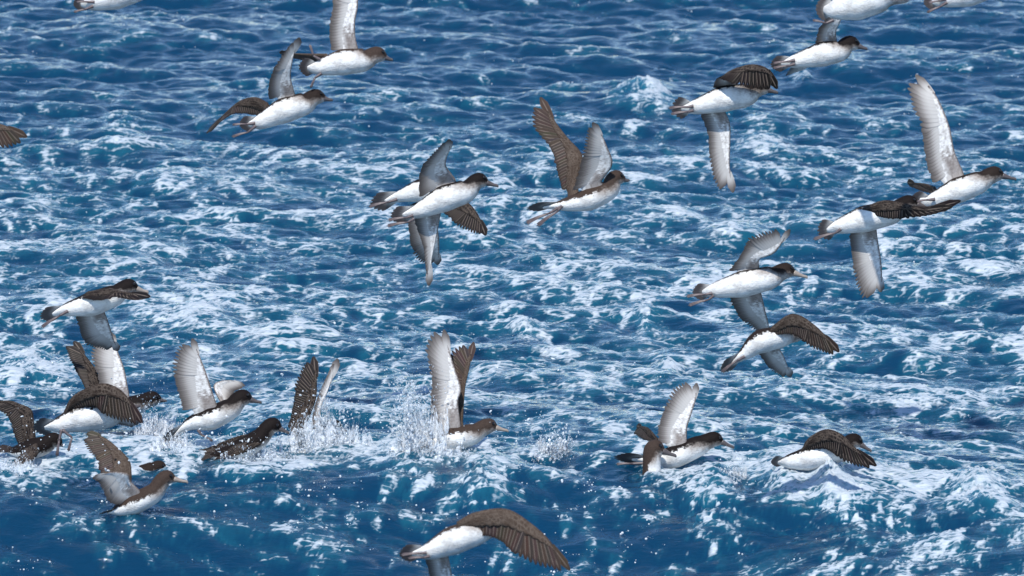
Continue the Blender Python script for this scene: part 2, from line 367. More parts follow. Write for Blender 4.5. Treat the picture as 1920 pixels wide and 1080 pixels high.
def feather_geo(p0, p1, width, nrm, bend=0.0, tipround=0.8, twist=0.16):
    ax = p1 - p0; L = np.linalg.norm(ax); ax = ax / (L + 1e-9)
    side = unit(np.cross(nrm, ax)); nn = unit(np.cross(ax, side))
    side, nn = side * math.cos(twist) + nn * math.sin(twist), nn * math.cos(twist) - side * math.sin(twist)
    V, U = [], []
    rows = (0, 0.25, 0.5, 0.7, 0.84, 0.93, 0.98, 1.0)
    wid = (0.55, 0.8, 0.95, 1.0, 0.92 * tipround + 0.08, 0.74 * tipround, 0.45 * tipround, 0.04)
    for v, wv in zip(rows, wid):
        c = p0 + ax * L * v + nn * bend * L * (v * v) * -1
        h = width * 0.5 * wv; e = 0.02 * width + 0.0003
        V += [c - side * h, c + nn * e, c + side * h, c - side * h, c - nn * e, c + side * h]; U += [(0, v), (0.5, v), (1, v)] * 2
    Fc, S = [], []
    for i in range(len(rows) - 1):
        a, b_ = 6 * i, 6 * i + 6
        Fc += [(a, a + 1, b_ + 1, b_), (a + 1, a + 2, b_ + 2, b_ + 1), (a + 4, a + 3, b_ + 3, b_ + 4), (a + 5, a + 4, b_ + 4, b_ + 5)]
        S += [0, 0, 1, 1]
    return V, Fc, S, U

class Bird: pass
def to_local(B, pts):
    p = np.asarray(pts, float)
    return ((p[:, 0] - B.o[0])[:, None] * AX[0] + (B.o[1] - p[:, 1])[:, None] * AX[1] + p[:, 2][:, None] * AX[2]) / B.ppm

def body(B, bill, head, chest, mid, vent, tail, up, girth, headr, pale):
    hup = unit(np.array([up[0] - 0.1, up[1] * 0.4 + 0.75, up[2] * 0.3 - 0.12]) @ AX)
    """continuous torso, neck and head lofted along a spine"""
    pm = 1 / B.ppm
    k = to_local(B, [bill, head, chest, mid, vent, tail])
    bt, hd, ch, md, vt, tl = k
    fdir = unit(bt - hd)
    d0 = unit(np.array(up) @ AX)
    face = hd + fdir * headr * 0.95 * pm
    nape = hd - fdir * headr * 0.35 * pm + (ch - hd) * 0.18
    spine = crom([face, hd, nape * 0.5 + (hd * 0.55 + ch * 0.45) * 0.5, ch, md, vt, vt + (tl - vt) * 0.62], 46)
    s = np.concatenate([[0], np.cumsum(np.linalg.norm(np.diff(spine, axis=0), axis=1))]); L = s[-1]
    def sat(p): return s[np.argmin(np.linalg.norm(spine - p, axis=1))]
    ks = [0, sat(hd) * 0.45, sat(hd), sat(hd) + (sat(ch) - sat(hd)) * 0.5, sat(ch), sat(md), sat(vt), L]
    kr = [headr * 0.36, headr * 0.84, headr, headr * 0.98, girth * 0.86, girth, girth * 0.58, girth * 0.11]
    for i in range(1, len(ks)): ks[i] = max(ks[i], ks[i - 1] + 1e-4)
    rad = np.interp(s, ks, kr)
    for _ in range(3): rad[1:-1] = 0.25 * rad[:-2] + 0.5 * rad[1:-1] + 0.25 * rad[2:]
    rad *= pm
    tg = np.gradient(spine, axis=0); seg = 22
    V, dorsal, along, Fc = [], [], [], []
    hs, cs, vs = sat(hd) / L, sat(ch) / L, sat(vt) / L
    for i in range(len(spine)):
        a = s[i] / L; hm = float(ss(hs, cs * 1.15, np.array(a)))
        tt = unit(tg[i]); dm = hup * (1 - hm) + d0 * hm; d = unit(dm - tt * (dm @ tt)); sd_ = np.cross(tt, d)
        thr = np.interp(a, [0, hs, hs * 0.5 + cs * 0.5, cs, vs, 1], [-0.45, -0.62, -0.66, -0.14, 0.16, 0.22])
        wd = np.interp(a, [0, hs, cs, vs, 1], [0.80, 0.86, 1.02, 1.0, 1.35]); ht = np.interp(a, [0, hs, cs, vs, 1], [0.9, 1.0, 0.98, 0.92, 0.55])
        for q_ in range(seg):
            th = 2 * math.pi * q_ / seg
            V.append(spine[i] + rad[i] * (d * math.cos(th) * ht + sd_ * math.sin(th) * wd))
            dorsal.append(math.cos(th) - thr); along.append(a)
    n = len(spine)
    for i in range(n - 1):
        for q_ in range(seg):
            q2 = (q_ + 1) % seg; Fc.append((i * seg + q_, (i + 1) * seg + q_, (i + 1) * seg + q2, i * seg + q2))
    Fc.append(tuple(range(seg))); Fc.append(tuple((n - 1) * seg + q_ for q_ in range(seg))[::-1])
    o = link(B.name, V, Fc, [M_BODY], None, attrs={'dorsal': dorsal, 'along': along}, color=B.tone)
    o.location = at(B.o[0], B.o[1], B.D); B.root = o; B.spine = spine
    # bill: slim, swelling over the nostril tube and hooked at the tip
    dd = unit(hup - fdir * (hup @ fdir)); bs = hd + fdir * headr * 0.72 * pm - dd * headr * 0.06 * pm
    bl = np.linalg.norm(bt - bs)
    path = [bs + fdir * bl * f_ + dd * bl * h_ for f_, h_ in ((0, 0.03), (0.2, 0.03), (0.4, 0.015), (0.65, 0.0), (0.85, 0.012), (0.95, 0.0), (1.0, -0.06), (1.01, -0.11))]
    rr = np.array([0.42, 0.34, 0.26, 0.19, 0.18, 0.16, 0.11, 0.03]) * headr * pm
    V, Fc = tube(path, rr, 8); link('bill', V, Fc, [M_BILLP if pale else M_BILL], o)
    sd_ = np.cross(fdir, dd)
    for sg in (-1, 1):
        c = hd + fdir * headr * 0.42 * pm + dd * headr * 0.26 * pm + sd_ * sg * headr * 0.74 * pm
        V, Fc = tube([c + dd * z * headr * 0.19 * pm for z in (-1, -0.7, 0, 0.7, 1)], np.array([0.05, 0.70, 1, 0.70, 0.05]) * headr * 0.19 * pm, 8)
        link('eye', V, Fc, [M_EYE], o)
    # tail fan
    axd = unit(tl - vt); d = unit(d0 - axd * (d0 @ axd)); side = np.cross(axd, d); Lt = np.linalg.norm(tl - vt)
    tv, tf, ts, tu = [], [], [], []
    r0 = vt + axd * Lt * 0.14 + d * girth * 0.16 * pm
    for j in range(8):
        f_ = (j - 3.5) / 3.5; ang = f_ * B.fan
        dirv = axd * math.cos(ang) + side * math.sin(ang)
        p0 = r0 + side * f_ * girth * 0.30 * pm
        V, Fc, S, U = feather_geo(p0, p0 + dirv * Lt * (0.96 - 0.26 * abs(f_) ** 1.5), 0.30 * girth * pm + 0.012 * Lt, d, 0.02, 0.9, 0.1)
        b_ = len(tv); tv += V; tu += U; ts += S; tf += [tuple(x + b_ for x in ff_) for ff_ in Fc]
    link('tail', tv, tf, [M_TAILU, M_TAILL], o, slots=ts, uvs=tu, color=B.tone)
    B.d0 = d0

def foot(B, pts, spread=0.16):
    """leg then three toes with a web between them"""
    p = to_local(B, pts); pm = 1 / B.ppm
    leg = crom(p[:-1], 8) if len(p) > 2 else crom([p[0], p[0] + (p[1] - p[0]) * 0.35], 8)
    tip = p[-1]; ank = leg[-1]
    V, Fc = tube(leg, np.linspace(3.4, 2.0, 8) * pm, 7)
    o = link('foot', V, Fc, [M_FOOT], B.root)
    ax = tip - ank; Lf = np.linalg.norm(ax); ax = unit(ax); sd_ = unit(np.cross(ax, AX[2] * 0.75 + AX[1] * 0.5)); up_ = np.cross(sd_, ax)
    ends = []
    for j, a in enumerate((-1, 0, 1)):
        e = ank + (ax * math.cos(a * spread * 0.5) + sd_ * math.sin(a * spread * 0.5)) * Lf * (1 if a == 0 else 0.94)
        path = [ank, ank + (e - ank) * 0.5 + up_ * Lf * 0.05, e]; ends.append(path)
        V, Fc = tube(crom(path, 6), np.linspace(1.9, 0.9, 6) * pm, 6); link('toe', V, Fc, [M_FOOT], o)
    V, Fc = [], []
    for j in range(3):
        for q_ in crom(ends[j], 6): V.append(q_ * 0.96 + ank * 0.04)
    nv = len(V); V = [v + up_ * 0.0006 for v in V] + [v - up_ * 0.0006 for v in V]
    for j in range(2):
        for i in range(5):
            a = j * 6 + i; Fc.append((a, a + 1, a + 7, a + 6)); Fc.append((nv + a, nv + a + 6, nv + a + 7, nv + a + 1))
    link('web', V, Fc, [M_WEB], o)

def wing(B, side, le, te, z, dz=0.0, wrist=0.47, gap=1.0, camber=0.05, nprim=10, nsec=17, jag=0.015):
    zr = list(z)
    def lift(pts, off):
        n = len(pts); u = np.linspace(0, 1, n); zz_ = np.interp(u, np.linspace(0, 1, len(zr)), zr)
        return to_local(B, [(a[0], a[1], zz_[i] + off * (1 - 0.6 * u[i])) for i, a in enumerate(pts)])
    NU = 61
    LE, TE = crom(lift(le, 0), NU), crom(lift(te, dz), NU)
    pm = 1 / B.ppm; flip = 1 if side == 'R' else -1
    # dorsal normal along the wing
    sp = np.gradient(0.5 * (LE + TE), axis=0); ch = TE - LE
    nr = np.cross(ch, sp) * flip; nr /= np.linalg.norm(nr, axis=1)[:, None] + 1e-12
    for _ in range(4): nr[1:-1] = 0.25 * nr[:-2] + 0.5 * nr[1:-1] + 0.25 * nr[2:]
    nr[-6:] = nr[-7]; nr /= np.linalg.norm(nr, axis=1)[:, None] + 1e-12
    chord = np.linalg.norm(ch, axis=1)
    def S(u, v):
        f_ = min(max(u, 0), 1) * (NU - 1); i = min(int(f_), NU - 2); a = f_ - i
        l, t_, n_ = LE[i] * (1 - a) + LE[i + 1] * a, TE[i] * (1 - a) + TE[i + 1] * a, unit(nr[i] * (1 - a) + nr[i + 1] * a)
        c = chord[i] * (1 - a) + chord[i + 1] * a
        return l + (t_ - l) * v + n_ * camber * c * math.sin(math.pi * min(max(v, 0), 1)), n_
    rn = random.Random(int(le[0][0] * 7 + le[-1][1]))
    # arm and coverts: a thin cambered body with two sides
    nu, nv = 30, 8; top, bot, U = [], [], []
    for i in range(nu):
        u = max(i - 2, 0) / (nu - 3) * 0.84
        vm = np.interp(u, [0, 0.3, 0.5, 0.7, 0.84], [0.72, 0.57, 0.40, 0.26, 0.10]) * (1 + 0.05 * (-1) ** i + rn.uniform(-0.03, 0.03))
        T = (7.0 * (1 - u / 0.86) + 0.8 + (9.0, 4.0, 0)[min(i, 2)]) * pm
        for j in range(nv):
            w_ = j / (nv - 1); p, n_ = S(u, vm * w_ ** 1.25)
            if i < 2:
                sp0 = B.spine[np.argmin(np.linalg.norm(B.spine - p, axis=1))]; p = p + (sp0 - p) * (0.55, 0.22)[i]
            f_ = math.sqrt(max(w_, 0)) * (1 - w_) * 2.2 + 0.02
            top.append(p + n_ * T * f_ * 0.62); bot.append(p - n_ * T * f_ * 0.5); U.append((u, vm * w_))
    V = top + bot; nvt = len(top); Fc, Sl = [], []
    for i in range(nu - 1):
        for j in range(nv - 1):
            a = i * nv + j; Fc.append((a, a + 1, a + nv + 1, a + nv)); Sl.append(0)
            Fc.append((nvt + a, nvt + a + nv, nvt + a + nv + 1, nvt + a + 1)); Sl.append(1)
        a, b_ = i * nv, i * nv + nv - 1
        Fc += [(a, a + nv, nvt + a + nv, nvt + a), (b_, nvt + b_, nvt + b_ + nv, b_ + nv)]; Sl += [0, 0]
    Fc += [tuple(range(nv)) + tuple(nvt + j for j in range(nv))[::-1], tuple((nu - 1) * nv + j for j in range(nv))[::-1] + tuple(nvt + (nu - 1) * nv + j for j in range(nv))]; Sl += [0, 0]
    wo = link('wing', V, Fc, [M_CU, M_CL], B.root, slots=Sl, uvs=U + U, color=B.tone)
    fs = []
    for j in range(nsec):
        u = 0.02 + (wrist - 0.02) * j / (nsec - 1)
        b0, n_ = S(u + 0.03, 0.34); e, _ = S(u, 1.0 + rn.uniform(-0.03, 0.03)); fs.append(('secondary_feather', b0, e, n_, 0.96))
    for j in range(nprim):
        f_ = j / (nprim - 1)
        b0, n_ = S(wrist + 0.01 + 0.27 * f_, 0.24 - 0.18 * f_)
        tt = wrist + 0.03 + (0.99 - wrist - 0.03) * ((j + 0.5) / nprim) ** 0.9
        if j == nprim - 1: e = LE[-1]
        else:
            e, _ = S(tt, 1.0)
            e = b0 + (e - b0) * (1 + jag + rn.uniform(-0.035, 0.035))
        fs.append(('primary_feather', b0, e, n_, 0.58))
    tips = np.array([f_[2] for f_ in fs])
    for j, (nm, b0, e, n_, tr) in enumerate(fs):
        sp_ = np.linalg.norm(tips[max(j - 1, 0)] - tips[min(j + 1, len(fs) - 1)]) / (min(j + 1, len(fs) - 1) - max(j - 1, 0))
        wd = min(max(sp_ * (1.9 if nm[0] == 's' else 1.4), 6.5 * pm), 15.5 * pm) * gap
        V, Fc, Sl, U = feather_geo(b0, e, wd, n_, 0.03, tr, (0.07 if nm[0] == 's' else 0.12) * flip)
        if flip < 0: U = [(1 - a, b_) for a, b_ in U]
        tn = [c_ * rn.uniform(0.85, 1.2) for c_ in B.tone]
        link(nm, V, Fc, [M_FU, M_FL], wo, slots=Sl, uvs=U, color=tn)
    return wo

TAN, MID, DARK = (0.82, 0.76, 0.73), (0.36, 0.33, 0.325), (0.17, 0.155, 0.175)
def bird(name, label, group, bill, head, chest, mid, vent, tail, up, wings, feet=(), ppm=585, water=None, girth=25, headr=15.5, tone=MID, pale=False, fan=0.30, dD=0.0):
    B = Bird(); B.name = name; B.tone = tone; B.fan = fan
    def z3(p): return tuple(p) if len(p) == 3 else (p[0], p[1], 0)
    bill, head, chest, mid, vent, tail = map(z3, (bill, head, chest, mid, vent, tail))
    if water is not None:
        _, B.D = hit_water(*water); B.D += dD; B.ppm = FPX / B.D
    else: B.ppm = ppm; B.D = FPX / ppm
    k = B.ppm / 585.0
    girth *= 0.94; B.o = (mid[0], mid[1])
    body(B, bill, head, chest, mid, vent, tail, up, girth * (k if water is None else 1), headr * (k if water is None else 1), pale)
    for w_ in wings: wing(B, **w_)
    for f_ in feet: foot(B, [z3(p) for p in f_])
    B.root['label'] = label; B.root['category'] = 'seabird'
    if group: B.root['group'] = group
    return B
W = lambda side, le, te, z, **kw: dict(side=side, le=le, te=te, z=z, **kw)
FLY, SEA = 'shearwaters flying over the waves', 'shearwaters on or leaving the water'
NM = 'shearwater'

bird(NM, 'flying bird with grey raised wing and tan wing swept back, left of the cut-off one', FLY,
     (623, 187), (594, 182), (572, 194), (531, 208), (487, 229), (452, 236), (-0.15, 0.55, -0.8),
     [W('R', [(553, 176), (546, 146), (549, 120), (555, 95), (563, 72)], [(506, 186), (504, 165), (514, 132), (535, 98), (558, 74)], (8, 45, 70)),
      W('L', [(502, 192), (475, 181), (440, 194), (382, 248)], [(488, 216), (467, 214), (436, 212), (409, 227), (384, 250)], (-12, -50, -110), dz=-10)],
     [[(478, 231, 8), (462, 233, 10), (436, 234, 10)], [(480, 236, 14), (466, 248, 14), (435, 257, 14)]], ppm=622)
bird(NM, 'white-bellied flying bird whose raised wing leaves the top edge of the picture', FLY,
     (736, 112), (709, 103), (684, 112), (642, 117), (597, 127), (563, 128), (0.08, 0.58, -0.80),
     [W('R', [(672, 94), (666, 67), (666, 39), (671, 9), (668, -40), (650, -95)], [(622, 95), (617, 62), (620, 36), (625, 0), (632, -50), (648, -97)], (-4, 0, -10)),
      W('L', [(612, 100), (575, 99), (521, 97)], [(605, 114), (575, 113), (523, 101)], (-20, -50, -100), dz=-12)],
     [[(600, 112, 12), (588, 105, 14), (581, 84, 14)], [(603, 138, 12), (591, 146, 14), (583, 165, 14)]], ppm=622, girth=25.5, fan=0.5, tone=TAN)
bird(NM, 'dark hook-billed flying bird with wings up and down, overlapping another behind it', FLY,
     (934, 348), (899, 339), (874, 358), (832, 373), (784, 396), (737, 409), (0.08, 0.58, -0.80),
     [W('R', [(853, 334), (837, 312), (838, 296), (844, 280), (842, 262)], [(786, 370), (787, 328), (798, 304), (817, 283), (838, 263)], (2, 40, 75)),
      W('L', [(827, 398), (822, 424), (817, 451), (809, 486), (803, 536)], [(774, 410), (783, 432), (794, 465), (798, 500), (802, 536)], (-14, -30, -45))],
     [[(775, 404, 14), (763, 408, 14), (727, 413, 12)], [(777, 410, 14), (765, 417, 14), (725, 424, 12)]], ppm=622, girth=25.5, tone=DARK)
bird(NM, 'flying bird mostly hidden behind the dark hook-billed one, its drooping dark wing showing', FLY,
     (862, 362, -50), (838, 364, -30), (815, 360, -10), (790, 358), (757, 366), (700, 385), (0.1, 0.6, -0.75),
     [W('R', [(836, 368), (873, 377), (897, 403), (911, 442)], [(818, 392), (836, 402), (866, 428), (908, 442)], (10, 45, 60), camber=0.08),
      W('L', [(815, 400), (822, 440), (823, 470), (820, 496)], [(763, 414), (770, 458), (783, 487), (812, 496)], (-20, -50, -90))],
     [[(745, 374, 12), (728, 379, 12), (691, 388, 12)]], ppm=590, tone=DARK)
bird(NM, 'flying bird showing one brown upper wing and one grey underwing raised together', FLY,
     (1180, 338, -10), (1156, 334, -6), (1141, 356), (1103, 374), (1058, 384), (993, 393), (-0.2, 0.9, -0.35),
     [W('L', [(1082, 345), (1092, 300), (1088, 283), (1066, 259), (1042, 228), (1013, 181)], [(1054, 358), (1040, 302), (1031, 275), (1001, 236), (1000, 210), (1004, 188)], (-8, -25, -40), jag=0.02),
      W('R', [(1128, 340), (1148, 308), (1138, 276), (1124, 247), (1110, 230)], [(1073, 358), (1088, 310), (1095, 273), (1099, 250), (1107, 232)], (14, 50, 70), gap=0.85)],
     [[(1050, 388, 8), (1030, 400, 8), (985, 419, 8)], [(1054, 386, 16), (1046, 396, 16), (1006, 424, 16)]], ppm=622, girth=23, tone=TAN)
bird(NM, 'flying bird, dark upper wing curled over the head, long white wing hanging', FLY,
     (1458, 173), (1427, 165), (1400, 178), (1355, 186), (1302, 201), (1262, 206), (0.08, 0.58, -0.80),
     [W('R', [(1385, 163), (1372, 136), (1405, 122), (1440, 132), (1456, 168)], [(1337, 164), (1345, 148), (1380, 160), (1415, 167), (1452, 168)], (0, 40, 60, 60, 50), camber=0.07),
      W('L', [(1358, 205), (1369, 230), (1370, 262), (1369, 312), (1375, 361)], [(1313, 210), (1325, 242), (1330, 270), (1332, 307), (1341, 338), (1356, 366)], (-22, -26, -28), camber=0.03)],
     [[(1300, 199, 14), (1288, 201, 14), (1253, 203, 12)], [(1300, 207, 14), (1290, 210, 14), (1257, 214, 12)]], ppm=622, girth=25.5, tone=DARK, fan=0.6)
bird(NM, 'flying bird with slim dark bill, its grey wing reaching behind a cut-off white belly', FLY,
     (1626, 91), (1596, 82), (1575, 95), (1541, 102), (1490, 115), (1449, 124), (0.08, 0.58, -0.80),
     [W('R', [(1570, 82), (1567, 60), (1574, 42), (1585, 15), (1590, -10)], [(1528, 84), (1534, 56), (1541, 45), (1560, 18), (1584, -10)], (0, 40, 70)),
      W('L', [(1522, 116), (1512, 127), (1478, 138)], [(1490, 120), (1482, 128), (1476, 139)], (-20, -60, -120))],
     [[(1490, 113, 14), (1476, 116, 14), (1449, 119, 12)], [(1490, 120, 14), (1478, 124, 14), (1449, 128, 12)]], ppm=622, girth=24, tone=DARK)
bird(NM, 'broad white belly and fanned tail of a bird cut by the top edge at right', FLY,
     (1730, -20), (1695, -10), (1655, -6), (1602, 8), (1563, 18), (1532, 16), (0.2, 0.3, -0.93),
     [W('R', [(1632, -14), (1622, -40), (1628, -80), (1640, -130)], [(1585, -10), (1585, -50), (1600, -90), (1634, -132)], (0, 10, 10)),
      W('L', [(1600, 34), (1590, 20), (1560, 5)], [(1570, 36), (1562, 22), (1548, 6)], (-30, -70, -130))],
     [[(1562, 38, 14), (1548, 44, 16), (1523, 38, 16)]], ppm=640, girth=31, tone=DARK, fan=0.6)
bird(NM, 'tail and pink foot of a bird cut off by the top right corner', FLY,
     (1912, -42), (1880, -34), (1856, -25), (1815, -12), (1768, 0), (1735, 6), (0.1, 0.4, -0.9),
     [W('R', [(1846, -38), (1836, -70), (1850, -150)], [(1790, -28), (1800, -80), (1846, -152)], (0, 10, 10))],
     [[(1775, 5, 14), (1762, 13, 14), (1737, 24, 14)], [(1773, -2, 14), (1760, 2, 14), (1740, 6, 14)]], ppm=622, tone=DARK)
bird(NM, 'flying bird at the right edge with one tall white underwing raised', FLY,
     (1905, 335), (1866, 327), (1838, 341), (1796, 357), (1744, 378), (1712, 372), (0.08, 0.58, -0.80),
     [W('R', [(1805, 320), (1790, 285), (1780, 237), (1762, 192), (1742, 160), (1717, 140)], [(1750, 344), (1735, 297), (1727, 237), (1712, 200), (1704, 167), (1711, 143)], (0, 4, -14), camber=0.03),
      W('L', [(1755, 350), (1735, 343), (1706, 341)], [(1748, 362), (1732, 358), (1709, 346)], (-24, -60, -120))],
     [[(1752, 374, 20), (1738, 375, 22), (1718, 378, 22)]], ppm=622, girth=25, tone=MID, pale=False)
bird(NM, 'flying bird with dark wing folded forward over its head and blunt grey-white wing hanging', FLY,
     (1744, 388), (1706, 381), (1672, 398), (1620, 411), (1572, 425), (1537, 437), (0.08, 0.58, -0.80),
     [W('R', [(1612, 392), (1654, 376), (1692, 381), (1743, 394), (1798, 377)], [(1622, 400), (1648, 407), (1678, 411), (1714, 407), (1755, 399), (1797, 382)], (12, 50, 70), camber=0.09, wrist=0.4),
      W('L', [(1644, 427), (1648, 457), (1653, 486), (1655, 516), (1652, 548)], [(1594, 432), (1594, 453), (1599, 486), (1605, 525), (1616, 556), (1636, 558)], (-22, -26, -28), camber=0.03)],
     [[(1576, 430, 14), (1566, 437, 14), (1524, 449, 14)]], ppm=622, girth=26, tone=DARK, fan=0.6)
bird(NM, 'flying bird with spread finger-like feathers above and grey wing below, pale bill', FLY,
     (1514, 519), (1475, 508), (1446, 520), (1391, 533), (1340, 544), (1302, 551), (0.1, 0.5, -0.85),
     [W('R', [(1424, 504), (1424, 486), (1452, 473), (1479, 430)], [(1366, 508), (1388, 478), (1399, 454), (1413, 443), (1438, 435), (1462, 430)], (4, 45, 85), gap=0.72, jag=0.06),
      W('L', [(1427, 546), (1436, 581), (1443, 606), (1449, 636)], [(1367, 556), (1383, 589), (1405, 610), (1438, 633)], (-16, -55, -110))],
     [[(1335, 550, 14), (1322, 552, 14), (1286, 556, 14)], [(1338, 554, 14), (1328, 562, 14), (1290, 573, 14)]], ppm=622, girth=25.5, tone=MID, pale=True)
bird(NM, 'bird flying away below the finger-feathered one, brown upper wing spread to the right', FLY,
     (1522, 632, -60), (1496, 625, -45), (1464, 632, -20), (1425, 641), (1398, 662), (1356, 696), (-0.35, 0.75, -0.55),
     [W('R', [(1446, 612), (1486, 588), (1530, 612), (1572, 660)], [(1452, 628), (1486, 628), (1516, 648), (1547, 662), (1570, 666)], (8, 30, 40), camber=0.07),
      W('L', [(1456, 645), (1472, 670), (1486, 707)], [(1420, 660), (1436, 681), (1452, 698), (1476, 709)], (-14, -50, -95))],
     [[(1396, 668, 10), (1382, 676, 10), (1352, 698, 8)]], ppm=650, girth=23, tone=MID)
bird(NM, 'flying bird at left with grey wing hanging straight down over a raised white wing', FLY,
     (278, 547), (243, 538), (214, 554), (170, 570), (128, 580), (80, 596), (0.1, 0.72, -0.66),
     [W('R', [(172, 548), (205, 541), (238, 548), (265, 551), (286, 556)], [(152, 558), (185, 563), (222, 556), (255, 561), (284, 558)], (16, 70, 120), wrist=0.4),
      W('L', [(195, 583), (203, 608), (210, 635), (217, 658)], [(140, 588), (147, 615), (158, 644), (180, 652), (203, 658)], (-14, -50, -100))],
     [[(128, 583, 14), (112, 592, 16), (78, 614, 16)]], ppm=622, girth=24, tone=DARK, pale=True)
bird(NM, 'bird lifting off with white wing and dark wing raised, only head clear of its neighbour', SEA,
     (312, 751), (287, 748), (258, 758), (215, 772), (175, 784), (140, 795), (-0.15, 0.95, -0.2),
     [W('R', [(244, 748), (233, 692), (221, 660), (206, 622)], [(186, 752), (184, 706), (172, 672), (173, 650), (190, 625)], (4, 0, -10), camber=0.03),
      W('L', [(196, 745), (182, 700), (160, 668), (136, 640)], [(160, 730), (142, 696), (126, 668), (120, 643)], (-14, -30, -45))],
     water=(215, 800), dD=0.0, tone=DARK, girth=23)
bird(NM, 'taking-off bird with one broad brown wing arched over white belly, feet dangling', SEA,
     (262, 760, -20), (236, 768, -12), (205, 778), (152, 784), (112, 797), (66, 806), (-0.15, 0.75, -0.6),
     [W('R', [(120, 772), (134, 746), (158, 730), (199, 718), (238, 739), (269, 794)], [(132, 770), (152, 764), (178, 762), (195, 775), (212, 784), (238, 791), (266, 797)], (14, 45, 60), camber=0.07, wrist=0.5, jag=0.02),
      W('L', [(185, 788), (225, 780), (255, 796)], [(168, 800), (205, 797), (250, 802)], (-20, -50, -90))],
     [[(116, 806, 12), (112, 825, 14), (107, 856, 14)], [(118, 806, 20), (136, 820, 22), (129, 846, 22)]], ppm=640, girth=28, tone=MID, fan=0.5)
bird(NM, 'dark wet bird at the left edge, brown wing bent upward beside it', SEA,
     (120, 836), (102, 826), (85, 834), (58, 842), (30, 846), (-5, 843), (0.0, 0.85, 0.5),
     [W('L', [(68, 832), (63, 790), (58, 768), (38, 758), (10, 751), (-40, 764)], [(34, 836), (26, 814), (17, 788), (2, 772), (-14, 768), (-40, 770)], (-10, -20, -30)),
      W('R', [(74, 836), (74, 850), (58, 866), (18, 874)], [(46, 840), (40, 850), (30, 861), (18, 874)], (20, 45, 60))],
     water=(60, 868), tone=DARK, girth=22)
bird(NM, 'bird sitting in dark water at lower left, pale bill, both wings held up', SEA,
     (352, 903), (313, 896), (287, 925, 2), (250, 945), (222, 956), (190, 966), (-0.25, 0.92, -0.1),
     [W('L', [(246, 912), (246, 884), (242, 864), (224, 844), (193, 820), (160, 813)], [(200, 912), (187, 888), (180, 862), (162, 842), (157, 830), (156, 820)], (-10, -25, -40), wrist=0.52),
      W('R', [(262, 918), (246, 901), (240, 887), (210, 884), (176, 896)], [(224, 946), (205, 940), (194, 917), (187, 903), (177, 898)], (16, 40, 60), wrist=0.5)],
     water=(250, 966), tone=TAN, pale=True, girth=24, headr=16)
bird(NM, 'splashing bird running on water, grey fanned wing high and second wing behind its head', SEA,
     (490, 754), (456, 746), (432, 766), (393, 785), (358, 794), (306, 834), (-0.2, 0.85, -0.45),
     [W('R', [(408, 763), (395, 722), (382, 684), (361, 634)], [(343, 770), (332, 724), (325, 690), (331, 664), (338, 650), (352, 640)], (14, 22, 26), gap=0.85, jag=0.03),
      W('L', [(412, 754), (400, 722), (430, 713), (459, 724)], [(432, 757), (433, 746), (441, 733), (458, 726)], (-14, -30, -20))],
     [[(372, 806, 14), (378, 815, 16), (400, 827, 16)]], water=(380, 832), tone=DARK, girth=25.5, headr=17, dD=-0.15)
bird(NM, 'low swimming dark bird speckled with drops, wings folded back along the water', SEA,
     (542, 811), (512, 798), (486, 822), (452, 842), (414, 852), (365, 861), (-0.1, 0.85, 0.40),
     [W('L', [(484, 816), (456, 815), (410, 831), (344, 861)], [(458, 832), (424, 842), (390, 852), (346, 863)], (-6, -14, -24), camber=0.02),
      W('R', [(490, 834), (452, 851), (402, 864)], [(470, 826), (438, 836), (404, 862)], (18, 22, 26), camber=0.02)],
     water=(452, 862), tone=DARK, girth=23, headr=16)
bird(NM, 'diving bird with dark wings upright in a splash, body under water', SEA,
     (650, 808), (627, 801), (604, 812), (584, 822), (562, 832), (535, 846), (-0.2, 0.95, -0.1),
     [W('L', [(560, 828), (590, 757), (594, 714), (593, 682), (587, 668)], [(540, 800), (551, 752), (553, 720), (563, 697), (580, 670)], (-6, -16, -24)),
      W('R', [(602, 800), (603, 762), (616, 731), (634, 672)], [(584, 800), (590, 765), (603, 729), (618, 698), (632, 673)], (12, 24, 30))],
     water=(584, 836), tone=DARK, girth=20)
bird(NM, 'bird bursting from the water mid-picture with two tall wings straight up', SEA,
     (953, 807), (917, 799), (886, 814), (845, 824), (812, 832), (775, 846), (-0.15, 0.88, -0.4),
     [W('L', [(868, 792), (872, 730), (880, 691), (888, 641)], [(852, 790), (856, 735), (852, 691), (845, 662), (860, 650), (880, 642)], (-14, -24, -34), gap=0.9),
      W('R', [(864, 796), (859, 754), (865, 730), (853, 691), (841, 653), (832, 618)], [(810, 808), (807, 756), (810, 716), (801, 672), (801, 646), (812, 626), (829, 619)], (10, 6, -4), camber=0.03)],
     water=(845, 845), tone=TAN, girth=26, pale=True)
bird(NM, 'near bird at the bottom edge with one long brown wing arched over to the right', FLY,
     (962, 996, -30), (932, 990, -15), (900, 996), (848, 1014), (803, 1034), (753, 1042), (-0.1, 0.6, -0.75),
     [W('R', [(856, 978), (890, 960), (949, 953), (997, 981), (1032, 1014), (1068, 1068)], [(872, 992), (908, 1004), (940, 1014), (967, 1039), (997, 1053), (1032, 1063), (1064, 1070)], (14, 40, 60), camber=0.07, wrist=0.5),
      W('L', [(839, 1036), (847, 1080), (850, 1130), (846, 1200)], [(796, 1044), (805, 1085), (815, 1140), (838, 1202)], (-14, -40, -80))],
     [[(800, 1036, 16), (790, 1037, 16), (752, 1040, 14)], [(806, 1042, 16), (795, 1045, 16), (765, 1046, 14)]], ppm=700, girth=25, tone=TAN)
